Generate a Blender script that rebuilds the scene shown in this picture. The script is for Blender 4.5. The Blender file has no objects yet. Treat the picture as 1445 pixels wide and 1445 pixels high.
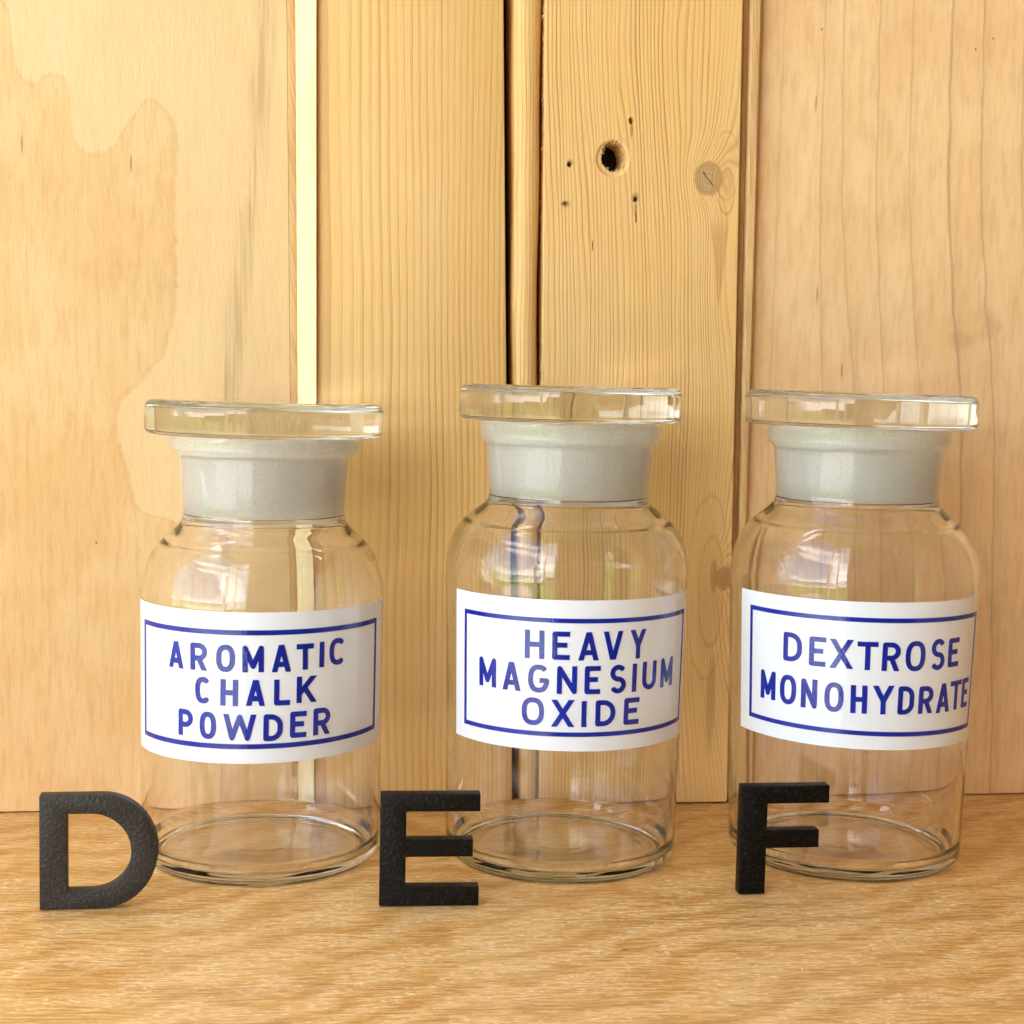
import bpy, bmesh, math, random
from mathutils import Vector, Matrix
from mathutils.geometry import delaunay_2d_cdt
random.seed(7)
scene = bpy.context.scene
COL = scene.collection
PI = math.pi
MM = 0.001

# ------------------------------------------------------------------ camera
cam_d = bpy.data.cameras.new("camera"); cam = bpy.data.objects.new("camera", cam_d); COL.objects.link(cam)
cR = Vector((0.98983, -0.14053, 0.02170)); cF = Vector((0.14186, 0.98609, -0.08652))
cR = (cR - cF * cR.dot(cF) / cF.length_squared).normalized(); cF.normalize(); cU = cR.cross(cF)
m = Matrix.Identity(4)
for i in range(3):
    m[i][0], m[i][1], m[i][2] = cR[i], cU[i], -cF[i]
m.translation = Vector((-0.08281, -0.68092, 0.1926))
cam.matrix_world = m
cam_d.sensor_width = 36; cam_d.lens = 36 * 2187.35 / 1445
cam_d.clip_start = 0.02; cam_d.clip_end = 500
scene.camera = cam

# ------------------------------------------------------------------ sky, sun, exposure
SUN_EL, SUN_AZ = math.radians(48), math.radians(150)      # azimuth clockwise from +Y
world = bpy.data.worlds.new("World"); scene.world = world; world.use_nodes = True
wn, wl = world.node_tree.nodes, world.node_tree.links
wn.clear()
wo = wn.new("ShaderNodeOutputWorld"); bg = wn.new("ShaderNodeBackground"); sky = wn.new("ShaderNodeTexSky")
sky.sky_type = 'NISHITA'; sky.sun_disc = False; sky.sun_elevation = SUN_EL; sky.sun_rotation = SUN_AZ
sky.dust_density = 1.5; sky.air_density = 1.0
bg.inputs[1].default_value = 0.15
tcw = wn.new("ShaderNodeTexCoord"); mp = wn.new("ShaderNodeMapping"); mp.inputs['Scale'].default_value = (1, 1, 2.6); mp.inputs['Location'].default_value = (1.7, .4, .2)
nz = wn.new("ShaderNodeTexNoise"); nz.inputs['Scale'].default_value = 1.5; nz.inputs['Detail'].default_value = 3; nz.inputs['Roughness'].default_value = .58
rp = wn.new("ShaderNodeMapRange"); rp.interpolation_type = 'SMOOTHSTEP'; rp.inputs[1].default_value = .47; rp.inputs[2].default_value = .62
mxw = wn.new("ShaderNodeMix"); mxw.data_type = 'RGBA'; mxw.inputs[7].default_value = (12.2, 12.1, 12.0, 1)
wl.new(tcw.outputs['Generated'], mp.inputs[0]); wl.new(mp.outputs[0], nz.inputs['Vector']); wl.new(nz.outputs[0], rp.inputs[0])
wl.new(rp.outputs[0], mxw.inputs[0]); wl.new(sky.outputs[0], mxw.inputs[6]); wl.new(mxw.outputs[2], bg.inputs[0]); wl.new(bg.outputs[0], wo.inputs[0])
sun_d = bpy.data.lights.new("sun", 'SUN'); sun_d.energy = 5.0; sun_d.angle = math.radians(0.5); sun_d.color = (1, .95, .87)
sun = bpy.data.objects.new("sun", sun_d); COL.objects.link(sun)
sd = Vector((math.sin(SUN_AZ) * math.cos(SUN_EL), math.cos(SUN_AZ) * math.cos(SUN_EL), math.sin(SUN_EL)))
sun.rotation_euler = sd.to_track_quat('Z', 'Y').to_euler(); sun.location = sd * 5 + Vector((-3, -3, 0))

scene.view_settings.view_transform = 'Standard'; scene.view_settings.look = 'None'
scene.view_settings.gamma = 1; scene.view_settings.use_curve_mapping = False
scene.view_settings.exposure = 2.33
cy = scene.cycles
cy.use_denoising = True
cy.max_bounces = 18; cy.transmission_bounces = 16; cy.glossy_bounces = 6; cy.diffuse_bounces = 8
cy.sample_clamp_indirect = 8; cy.blur_glossy = 0.1; cy.volume_bounces = 0

# ------------------------------------------------------------------ node expression helper
class X:
    """a float socket with arithmetic, so that grain fields can be written as formulas"""
    def __init__(s, nt, sock): s.nt = nt; s.s = sock
    def op(s, o, *a):
        n = s.nt.nodes.new("ShaderNodeMath"); n.operation = o
        for i, v in enumerate((s,) + a):
            if isinstance(v, X): s.nt.links.new(v.s, n.inputs[i])
            else: n.inputs[i].default_value = v
        return X(s.nt, n.outputs[0])
    def __add__(s, b): return s.op('ADD', b)
    def __radd__(s, b): return s.op('ADD', b)
    def __sub__(s, b): return s.op('SUBTRACT', b)
    def __rsub__(s, b): return (s * -1.0) + b
    def __mul__(s, b): return s.op('MULTIPLY', b)
    def __rmul__(s, b): return s.op('MULTIPLY', b)
    def pw(s, b): return s.op('POWER', b)
    def frac(s): return s.op('FRACT')
    def exp(s): return s.op('EXPONENT')
    def mx(s, b): return s.op('MAXIMUM', b)
    def mn(s, b): return s.op('MINIMUM', b)
    def absv(s): return s.op('ABSOLUTE')
    def sat(s): return s.mx(0.0).mn(1.0)
    def step(s, a, b):          # smoothstep a..b
        n = s.nt.nodes.new("ShaderNodeMapRange"); n.interpolation_type = 'SMOOTHSTEP'
        s.nt.links.new(s.s, n.inputs[0]); n.inputs[1].default_value = a; n.inputs[2].default_value = b
        if a > b:
            n.inputs[1].default_value = b; n.inputs[2].default_value = a; n.inputs[3].default_value = 1; n.inputs[4].default_value = 0
        return X(s.nt, n.outputs[0])
def gauss(u, z, u0, z0, a, b):
    du = (u - u0) * (1.0 / a); dz = (z - z0) * (1.0 / b)
    return ((du * du + dz * dz) * -1.0).exp()
class Mat:
    def __init__(s, name):
        s.m = bpy.data.materials.new(name); s.m.use_nodes = True; s.nt = s.m.node_tree
        s.b = s.nt.nodes["Principled BSDF"]; s.out = s.nt.nodes["Material Output"]
    def coords(s):
        tc = s.nt.nodes.new("ShaderNodeTexCoord"); sp = s.nt.nodes.new("ShaderNodeSeparateXYZ")
        s.nt.links.new(tc.outputs['Object'], sp.inputs[0])
        return [X(s.nt, sp.outputs[i]) * 1000.0 for i in range(3)]
    def vec(s, x, y, z):
        n = s.nt.nodes.new("ShaderNodeCombineXYZ")
        for i, v in enumerate((x, y, z)):
            if isinstance(v, X): s.nt.links.new(v.s, n.inputs[i])
            else: n.inputs[i].default_value = v
        return n.outputs[0]
    def noise(s, x, y, z, detail=2, rough=.5, scale=1.0):
        n = s.nt.nodes.new("ShaderNodeTexNoise"); n.inputs['Scale'].default_value = scale
        n.inputs['Detail'].default_value = detail; n.inputs['Roughness'].default_value = rough
        s.nt.links.new(s.vec(x, y, z), n.inputs['Vector']); return X(s.nt, n.outputs[0])
    def curve(s, f, pts, lo, hi, vlo, vhi):     # piecewise curve value over f in lo..hi
        n = s.nt.nodes.new("ShaderNodeFloatCurve"); t = (f - lo) * (1.0 / (hi - lo))
        s.nt.links.new(t.sat().s, n.inputs['Value']); c = n.mapping.curves[0]
        P = sorted(((a - lo) / (hi - lo), (b - vlo) / (vhi - vlo)) for a, b in pts)
        while len(c.points) < len(P): c.points.new(.5, .5)
        for q, (a, b) in zip(c.points, P): q.location = (min(max(a, 0), 1), min(max(b, 0), 1)); q.handle_type = 'AUTO'
        n.mapping.update()
        return X(s.nt, n.outputs[0]) * (vhi - vlo) + vlo
    def rgb(s, c):
        n = s.nt.nodes.new("ShaderNodeRGB"); n.outputs[0].default_value = (*c, 1); return n.outputs[0]
    def mix(s, f, a, b, mode='MIX'):
        n = s.nt.nodes.new("ShaderNodeMix"); n.data_type = 'RGBA'; n.blend_type = mode
        for i, v in ((0, f), (6, a), (7, b)):
            if isinstance(v, X): s.nt.links.new(v.s, n.inputs[i])
            elif isinstance(v, (int, float)): n.inputs[i].default_value = v
            elif isinstance(v, tuple): n.inputs[i].default_value = (*v, 1)
            else: s.nt.links.new(v, n.inputs[i])
        return n.outputs[2]
    def color(s, c): s.nt.links.new(c, s.b.inputs['Base Color'])
    def rough(s, r):
        if isinstance(r, X): s.nt.links.new(r.s, s.b.inputs['Roughness'])
        else: s.b.inputs['Roughness'].default_value = r
    def bump(s, h, dist, strength=1.0):
        n = s.nt.nodes.new("ShaderNodeBump"); n.inputs['Distance'].default_value = dist; n.inputs['Strength'].default_value = strength
        s.nt.links.new(h.s, n.inputs['Height']); s.nt.links.new(n.outputs[0], s.b.inputs['Normal'])

# ------------------------------------------------------------------ wood materials
PINE_L, PINE_D = (.85, .57, .215), (.44, .225, .07)
def fibre(M, x, z, sx=1.6, sz=.045, off=0.):
    return M.noise(x * sx + off, off, z * sz, 3, .6)
def pine_rings(name, kind):
    M = Mat(name); x, y, z = M.coords()
    xs = x + z * 0.0245 if kind != 'left' else x + z * 0.014
    wob = (M.noise(xs * .02, 3.1, z * .006, 2) - .5) * 7.0 + (M.noise(xs * .2, 9.1, z * .03, 2) - .5) * 1.0
    u = xs + wob
    if kind == 'left':                      # u runs from about -70 to 17: rings 6 mm apart, closing to 2.4 mm
        v = u + 75.0
        ph = v * .155 + v * v * .00155
    elif kind == 'right':
        v = u - 26.0 + (M.noise(xs * .06, 7.0, z * .004, 2) - .5) * 9.0
        ph = v * .50 + gauss(x, z, 62, 345, 45, 60) * 3.0
        # knots and cathedral flames bend the rings
        ph = ph + gauss(x, z, 99.5, 282.5, 9, 12) * 5.0
        ph = ph + gauss(x, z, 106, 245, 11, 62) * 6.0
        ph = ph + gauss(x, z, 109, 108, 8, 10) * 4.0
        ph = ph + gauss(x, z, 112, 95, 15, 75) * 7.0
    else:
        ph = u * .62
    if kind == 'right':
        late = M.noise(v * .05, 5.0, z * .003, 1)
    fr = ph.frac()
    wdt = M.noise(ph * .33, 6.0, z * .003, 1)
    line = (fr + (wdt - .5) * .35).step(.35, .93) * fr.step(1.0, .955)
    amp = M.noise(ph * .45, 2.0, z * .004, 2).step(.3, .7) * .75 + .25
    if kind == 'right':                     # wide quiet rings toward the heartwood side
        amp = amp * (x.step(108, 86) * .75 + .25 + gauss(x, z, 106, 255, 14, 55).mn(.5) + gauss(x, z, 112, 100, 10, 60).mn(.4)).mn(1.0)
    f = (line * amp * (.68 if kind == 'left' else 1.0 if kind == 'right' else .6)).sat()
    c = M.mix(f, PINE_L, PINE_D)
    fb = fibre(M, x, z)
    c = M.mix((fb - .5) * .8 + .25, c, (.60, .345, .125))
    tone = M.noise(x * .018, 1.0, z * .008, 3)
    c = M.mix(tone.step(.35, .75) * .35, c, (.80, .58, .30))
    # fine resin dashes
    d = M.noise(x * 3.2, 4.0, z * .12, 1).step(.72, .8)
    c = M.mix(d * .35, c, (.36, .18, .06))
    if kind == 'right':
        for (a_, b_, ra, rb) in ((63.6, 301.5, .8, 4.0), (34.9, 268.6, 2.4, 1.8), (66.2, 272.5, 2.0, 2.6), (36.6, 286.2, 1.6, 2.0), (66.4, 267.5, .8, 3.5)):
            c = M.mix(gauss(x, z, a_, b_, ra, rb).step(.2, .9) * .6, c, (.22, .11, .05))
        k1 = ((x - 99.0) * (1 / 5.6)); k2 = ((z - 282.0) * (1 / 6.4)); r = (k1 * k1 + k2 * k2).pw(.5) + (M.noise(x * .3, 0., z * .3) - .5) * .3
        c = M.mix(r.step(1.05, .9) * .8, c, (.44, .285, .13))
        ring = r.step(.8, 1.0) * r.step(1.3, 1.05)
        c = M.mix(ring * .55, c, (.30, .15, .05))
        ring2 = ((r * 2.6).frac().step(.6, 1.)) * r.step(1.0, .6)
        c = M.mix(ring2 * .4, c, (.26, .14, .06))
        ck = ((x - 98.5) * .62 + (z - 282.0) * .5) + (M.noise(x * .8, 0., z * .8) - .5) * 1.2
        c = M.mix(ck.absv().step(.35, .05) * r.step(.75, .6), c, (.09, .045, .02))
        k1 = ((x - 112.2) * (1 / 3.2)); k2 = ((z - 104.0) * (1 / 4.2)); r2 = (k1 * k1 + k2 * k2).pw(.5) + (M.noise(x * .4, 7., z * .3) - .5) * .4
        c = M.mix(r2.step(1.1, .8) * .8, c, (.33, .17, .065))
        c = M.mix((r2.step(.9, 1.05) * r2.step(1.4, 1.1)) * .6, c, (.22, .10, .035))
        # reddish pitch tongues and flame outlines round the knots
        def ell(cx, cz, a_, b_, am=.22):
            p_ = (x - cx) * (1.0 / a_); q_ = (z - cz) * (1.0 / b_)
            return (p_ * p_ + q_ * q_).pw(.5) + (M.noise(x * .18 + cz, 3., z * .06, 3) - .5) * am
        for (cx, cz, a_, b_, w_, st) in ((107.3, 276.5, 3.6, 10.0, .20, .55), (106.8, 288.0, 6.2, 15.0, .10, .35), (106.2, 98.0, 5.6, 25.5, .12, .55), (104.5, 100.0, 9.5, 42.0, .06, .35)):
            e_ = ell(cx, cz, a_, b_)
            c = M.mix(e_.step(1.0 - w_, 1.0) * e_.step(1.0 + w_ * .6, 1.0) * st, c, (.48, .22, .07))
            c = M.mix(e_.step(1.0, .6) * .18, c, (.55, .30, .11))
        t1 = (x - (105.4 - (z - 224.0) * .02)).absv() * (1.0 / 4.6); tz = (z - 223.0) * (1 / 40.0)
        tg = (tz - t1 + (M.noise(x * .2, 1., z * .05) - .5) * .3)
        c = M.mix(tg.step(.0, .10) * z.step(268, 256) * .5, c, (.50, .24, .08))
        c = M.mix(ell(107.4, 105.0, 1.7, 8.0).step(1.1, .8) * .6, c, (.42, .18, .05))
        c = M.mix(ell(107.8, 48.0, 2.2, 24.0, .5).step(1.1, .7) * .45, c, (.45, .20, .06))
    if kind == 'bead':
        c = M.mix(x.step(16, 26) * .25, c, (.50, .27, .10))  # shade on the right of the rounding, put into the colour
    M.color(c); M.rough(.5)
    M.b.inputs['Specular IOR Level'].default_value = .3
    M.bump(fb * .6 + f * .5, .00022 if kind != 'bead' else .0005)
    return M.m

def ply(name, side):
    M = Mat(name); x, y, z = M.coords()
    f1 = M.noise(x * .35, 0., z * .05, 4, .62); f2 = M.noise(x * 1.7, 8., z * .16, 2, .6)
    blot = M.noise(x * .03, 3., z * .018, 4, .6)
    base, lite, dark = ((.84, .56, .25), (.89, .65, .33), (.66, .385, .145)) if side < 0 else ((.75, .49, .235), (.81, .57, .30), (.56, .33, .15))
    c = M.mix(blot.step(.32, .68), base, lite)
    c = M.mix(f1.step(.42, .72) * .42, c, dark)
    c = M.mix(f2.step(.5, .85) * .35, c, dark)
    fl = M.noise(x * 1.3, 5., z * .14, 1).step(.755, .80)
    c = M.mix(fl * .5, c, (.34, .16, .06))
    if side < 0:
        jag = (M.noise(x * .7, 0., z * .16, 4, .75) - .5) * 8.0 + (M.noise(x * .09, 4., z * .05, 2) - .5) * 4.0
        jx = (M.noise(x * .1, 2., z * .22, 4, .75) - .5) * 6.0
        g1 = M.curve(x, [(-260, 360), (-201.4, 342.7), (-197.3, 317.2), (-190.2, 310.3), (-184.5, 314.9), (-178.8, 313.8), (-174.6, 295.2), (-173.2, 286.5), (-166, 282.5), (-150.1, 297.7), (-141.4, 306.9), (-134.2, 300), (-80, 290)], -260, -60, 250, 380)
        g2 = M.curve(z, [(60, -100), (110, -118), (128, -133.7), (134, -148.6), (150.6, -152.1), (168.7, -156.8), (174.7, -155.9), (188.4, -145.7), (208.2, -133.9), (235, -131.6), (258.8, -132.6), (291.2, -132.1), (306.9, -141.4), (318, -150), (420, -150)], 60, 420, -170, -90)
        e1 = z - g1 + jag; e2 = x - g2 + jx
        e = e1.mx(e2 + z.step(120, 132) * 0.0)
        c = M.mix(e.step(-1.2, 1.2) * .55, c, (.93, .73, .42))
        c = M.mix(e.step(-3., -.2) * e.step(1.2, -.2) * .18, c, (.60, .34, .15))
        sc = M.curve(z, [(0, -112), (60, -113), (181, -108.5), (245, -103), (289, -97.4), (348, -94.9), (420, -94)], 0, 420, -130, -80)
        st = ((x - sc) + (M.noise(x * .1, 1., z * .02, 2) - .5) * 14.0).absv()
        c = M.mix(st.step(7.0, .5) * (M.noise(x * .8, 6., z * .02, 3).step(.3, .7)) * .55, c, (.42, .27, .14))
    else:
        # thin wandering growth lines, each where it stands on the sheet
        dr = (M.noise(1.3, 1., z * .012, 3) - .5) * 6.0
        sh = M.curve(z, [(0, 17), (90, 14), (187, 10.5), (235, 5.5), (285, 2.0), (362, 0), (420, -2)], 0, 420, -10, 30)
        for i, (px, w, a) in enumerate([(133, .9, .25), (152, .7, .5), (160.8, .8, .45), (177.5, .8, .5), (193, .8, .42), (211.5, 1.1, .7), (227, .8, .65), (246, 1.0, .5), (262, 1.0, .5), (281, 1.0, .5)]):
            k = (1.0, .55, 1.2, .95, 1.1, 1.2, 1.25, 1.6, 1.2, 1.)[i]
            if i == 0: k = 0.0
            d = (x - sh * k - dr * (.6 + .5 * random.random()) - px) + (M.noise(i * 3.3, 2., z * .05, 2) - .5) * 2.4
            f = d.absv().step(w, .0) * (M.noise(i * 7., 0., z * .02, 2) * .7 + .35) + d.step(7.0, 0.) * d.step(-.2, .2) * .18
            c = M.mix((f * a).sat(), c, (.36, .19, .11))
        sm = gauss(x, z, 222, 214, 9, 6) + gauss(x, z, 238, 222, 7, 9)
        c = M.mix((sm * (M.noise(x * .1, 0., z * .1, 3))).step(.2, .5) * .35, c, (.47, .27, .13))
    # fine scratches
    s1 = (M.noise((x + z * .8) * .04, 11., (z - x * .4) * .9, 1)).step(.77, .79)
    c = M.mix(s1 * .25, c, (.86, .66, .42))
    # small dark pin marks
    for (mx, mz) in ([(-150.5, 279), (-86, 349), (-165, 118), (-195, 285)] if side < 0 else [(150.5, 350.5), (223.2, 345.4), (231.4, 350.6), (149, 318), (153, 233), (166, 199)]):
        tall = (side < 0 and mx != -165) or (side > 0 and mz < 340)
        c = M.mix(gauss(x, z, mx, mz, .5, 4.2 if tall else .7).step(.2, .8) * (.6 if tall else .75), c, (.24, .12, .05) if tall else (.12, .06, .03))
    M.color(c); M.rough(.47); M.b.inputs['Specular IOR Level'].default_value = .35
    M.bump(f1 * .5 + f2 * .5, .00018)
    return M.m

def oak():
    M = Mat("oiled_oak"); x, y, z = M.coords()
    wy = y + (M.noise(x * .006, 0., y * .01, 2) - .5) * 16.0 + x * .04
    f1 = M.noise(x * .075, wy * .62, 0., 5, .68)
    f2 = M.noise(x * .12, wy * 1.9, 3., 2, .6)
    tone = M.noise(x * .012, wy * .05, 9., 3)
    broad = M.noise(x * .004, wy * .09, 20., 3, .6)
    c = M.mix(tone.step(.3, .7), (.72, .37, .08), (.80, .46, .13))
    c = M.mix(f1.step(.42, .66) * .5, c, (.42, .195, .045))
    c = M.mix(broad.step(.5, .72) * .45, c, (.40, .19, .05))
    c = M.mix(f1.step(.50, .35) * .6, c, (.84, .60, .30))
    c = M.mix(f2.step(.52, .72) * .6, c, (.38, .17, .045))
    sw = y * .040 - x * .018 + (M.noise(x * .010, y * .012, 12., 3, .55) - .5) * 5.0
    swf = sw.frac(); band = swf.step(0., .45) * swf.step(1., .6)
    c = M.mix(band * (f1.step(.62, .40) * .75 + .25) * .6, c, (.88, .60, .27))
    c = M.mix((1.0 - band) * f1.step(.40, .60) * .30, c, (.40, .20, .055))
    ray = M.noise(x * .26 + 40.0, wy * 1.0, 5., 2, .6)
    c = M.mix(ray.step(.55, .62) * (band * .8 + .2), c, (.92, .70, .38))
    pore = M.noise(x * .22, wy * 2.6, 7., 1).step(.71, .78)
    c = M.mix(pore * .6, c, (.22, .10, .03))
    # a few small nicks
    for (a, b, ra, rb) in ((31., -181., 1.6, .5), (118., -178., 2.2, .25)):
        c = M.mix(gauss(x, y, a, b, ra, rb).step(.3, .7) * .8, c, (.10, .05, .02))
    for (a, b, ra, rb) in ((86., -203., .5, .9), (-20., -217., .9, .5), (-18., -152., .5, .5)):
        c = M.mix(gauss(x, y, a, b, ra, rb).step(.4, .7) * .8, c, (.92, .85, .7))
    M.color(c); M.rough(f1 * .2 + .27); M.b.inputs['Specular IOR Level'].default_value = .45
    M.bump(f2 * .7 + f1 * .5 - pore, .00028)
    return M.m

def plain(name, c, rough=.6, spec=.5, noise=None, amt=.3, c2=None, bump=0., bscale=1.):
    M = Mat(name); x, y, z = M.coords()
    if noise:
        n = M.noise(x * noise, y * noise, z * noise, 4, .6)
        M.color(M.mix(n.step(.3, .7) * amt, c, c2 or tuple(k * .5 for k in c)))
    else: M.b.inputs['Base Color'].default_value = (*c, 1)
    M.rough(rough); M.b.inputs['Specular IOR Level'].default_value = spec
    if bump: M.bump(M.noise(x * bscale, y * bscale, z * bscale, 2, .5), bump)
    return M.m

def strip_wood(name, a, b, diag=0.):
    M = Mat(name); x, y, z = M.coords()
    f = M.noise(x * 1.2 + z * diag, y * 1.2, z * .04, 3, .6)
    g = M.noise(x * .12, y * .1, z * .012, 3, .6)
    c = M.mix(f.step(.35, .7) * .8, a, b); c = M.mix(g.step(.45, .7) * .3, c, tuple(k * .6 for k in b))
    M.color(c); M.rough(.5); M.b.inputs['Specular IOR Level'].default_value = .35; M.bump(f, .0002)
    return M.m

def powder_black(name, c, spk, spec=.3, ro=.36):
    M = Mat(name); x, y, z = M.coords()
    n = M.noise(x * .8, y * .8, z * .8, 2, .5).step(.35, .75); n2 = M.noise(x * 2.2, y * 2.2, z * 2.2, 2, .5)
    cc = M.mix(n.step(.55, .75) * .8, c, spk); M.color(cc)
    M.rough(n2 * .2 + ro); M.b.inputs['Specular IOR Level'].default_value = spec
    M.bump(n * .6 + n2 * .5, .00028); return M.m

def glass(name, tint, dens, rough=0.0):
    M = Mat(name); b = M.b
    b.inputs['Base Color'].default_value = (1, 1, 1, 1); b.inputs['Transmission Weight'].default_value = 1.0
    b.inputs['IOR'].default_value = 1.51; b.inputs['Roughness'].default_value = rough
    va = M.nt.nodes.new("ShaderNodeVolumeAbsorption"); va.inputs[0].default_value = (*tint, 1); va.inputs[1].default_value = dens
    M.nt.links.new(va.outputs[0], M.out.inputs['Volume'])
    if rough == 0.0:                        # faint waviness of pressed glass
        x, y, z = M.coords(); M.rough(M.noise(x * .05, y * .05, z * .03, 4, .65).step(.56, .78) * .09); M.bump(M.noise(x * .03, y * .03, z * .045, 1) + M.noise(x * .055, y * .055, z * .02, 1) * z.step(10, 3) * .4, .0007, .25)
    return M
def ground_glass(name, tint, dens):
    M = glass(name, tint, dens, .22); nt = M.nt
    x, y, z = M.coords(); g = M.noise(x * 1.2, y * 1.2, z * 2.6, 3, .65)
    M.bump(g, .0003)
    d = nt.nodes.new("ShaderNodeBsdfDiffuse"); d.inputs[0].default_value = (.98, .96, .88, 1)
    t = nt.nodes.new("ShaderNodeBsdfTranslucent"); t.inputs[0].default_value = (.92, .92, .90, 1)
    a = nt.nodes.new("ShaderNodeMixShader"); a.inputs[0].default_value = .2
    nt.links.new(d.outputs[0], a.inputs[1]); nt.links.new(t.outputs[0], a.inputs[2])
    q = nt.nodes.new("ShaderNodeMixShader"); nt.links.new((g.step(.3, .7) * .16 + .62).s, q.inputs[0])
    nt.links.new(M.b.outputs[0], q.inputs[1]); nt.links.new(a.outputs[0], q.inputs[2]); nt.links.new(q.outputs[0], M.out.inputs['Surface'])
    return M.m

# ------------------------------------------------------------------ mesh helpers
def tag(o, label, cat, group=None, kind=None):
    o['label'] = label; o['category'] = cat
    if group: o['group'] = group
    if kind: o['kind'] = kind
    return o
def thing(name, loc, label, cat, group=None, rotz=0.):
    o = bpy.data.objects.new(name, None); COL.objects.link(o); o.location = loc; o.rotation_euler = (0, 0, rotz)
    o.empty_display_size = .02
    return tag(o, label, cat, group)
def obj(name, bm, mats, parent=None, smooth=False, angle=None):
    me = bpy.data.meshes.new(name); bm.to_mesh(me); bm.free()
    for q in (mats if isinstance(mats, (list, tuple)) else [mats]): me.materials.append(q)
    o = bpy.data.objects.new(name, me); COL.objects.link(o)
    if parent: o.parent = parent
    if smooth or angle:
        me.polygons.foreach_set('use_smooth', [True] * len(me.polygons))
        if angle:
            b2 = bmesh.new(); b2.from_mesh(me)
            for e in b2.edges:
                if len(e.link_faces) == 2 and e.calc_face_angle(0) > angle: e.smooth = False
            b2.to_mesh(me); b2.free()
    return o
def prism(poly_bot, poly_top, z0, z1, bev=0.):
    """closed solid between two plan outlines (x, y) in mm"""
    bm = bmesh.new()
    a = [bm.verts.new((x * MM, y * MM, z0 * MM)) for x, y in poly_bot]; b = [bm.verts.new((x * MM, y * MM, z1 * MM)) for x, y in poly_top]
    n = len(a)
    bm.faces.new(a[::-1]); bm.faces.new(b)
    for i in range(n): bm.faces.new((a[i], a[(i + 1) % n], b[(i + 1) % n], b[i]))
    bmesh.ops.recalc_face_normals(bm, faces=bm.faces)
    if bev: bmesh.ops.bevel(bm, geom=[e for e in bm.edges], offset=bev * MM, segments=2, affect='EDGES', profile=.5)
    return bm
def box(x0, x1, y0, y1, z0, z1, bev=0.):
    p = [(x0, y0), (x1, y0), (x1, y1), (x0, y1)]
    return prism(p, p, z0, z1, bev)

# ------------------------------------------------------------------ surroundings (seen in the glass and through which the light comes)
stone = plain("pale_paving_stone", (.44, .42, .37), .8, .3, .004, .5, (.30, .28, .25))
grass_m = plain("lawn_green", (.10, .19, .03), .9, .2, .003, .6, (.16, .22, .05))
brick_m = plain("red_brick", (.36, .15, .09), .9, .2, .01, .5)
leaf_m = plain("hedge_green", (.05, .10, .02), .9, .2, .004, .7)
darkw = strip_wood("dark_stained_boards", (.26, .16, .09), (.16, .09, .05))
litew = strip_wood("pale_frame_wood", (.80, .74, .62), (.62, .52, .38))
shed_floor = plain("worn_floor_boards", (.25, .17, .10), .7, .3, .01, .4)
o = obj("ground", box(-60000, 60000, -70000, 30000, -1150, -1050), grass_m); o['kind'] = 'structure'
o = obj("patio", box(-7000, 3000, -5200, 3000, -1049, -1000), stone); o['kind'] = 'structure'
o = obj("floor", box(-1000, 1300, -1300, 45, -999, -990), shed_floor); o['kind'] = 'structure'
o = obj("ceiling", box(-1000, 1350, -1400, 100, 1900, 1950), plain("ceiling_boards", (.45, .34, .20), .8, .2)); o['kind'] = 'structure'
sh = thing("shed_front", (0, -1.3, -.99), "timber front of the shed facing the shelf, open at its left", "shed wall")
sh.location = (0, 0, 0)
obj("board", box(-410, 1300, -1340, -1302, -989, 1899), darkw, sh)
obj("door_post", box(-450, -412, -1345, -1290, -989, 1899, 3), litew, sh)
obj("mullion", box(-720, -695, -1340, -1300, -989, 1899, 3), litew, sh)
obj("lintel", box(-949, -452, -1340, -1302, 1800, 1899), darkw, sh)
o = obj("side_wall", box(1301, 1340, -1340, 100, -989, 1899), darkw); tag(o, "dark board side wall of the shed to the right of the shelf", "wall")
o = obj("corner_post", box(-1000, -950, -1340, -1290, -989, 1899), litew); tag(o, "pale corner post holding the roof at the open left front", "post")
o = obj("far_hedge", box(-30000, 12000, -21000, -19000, -1049, -150), leaf_m); tag(o, "long green hedge across the lawn facing the shed", "hedge")
hs = thing("brick_house", (0, 0, 0), "low red brick house beyond the lawn hedge", "house")
obj("wall", box(-16000, -5000, -28000, -24000, -1049, 900), brick_m, hs)
bm = prism([(-16400, -28400), (-4600, -28400), (-4600, -23600), (-16400, -23600)], [(-14400, -26100), (-6600, -26100), (-6600, -25900), (-14400, -25900)], 904, 2100)
obj("roof", bm, plain("clay_roof", (.30, .13, .09), .8), hs)

o = obj("shade_board", box(345, 363, -380, -2, 1, 699, 1), strip_wood("shade_board_pine", (.50, .32, .15), (.36, .20, .08))); tag(o, "added upright pine board on the right end of the shelf, shading it", "side board")  # unseen board, added to darken the right of the wall and shelf
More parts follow.
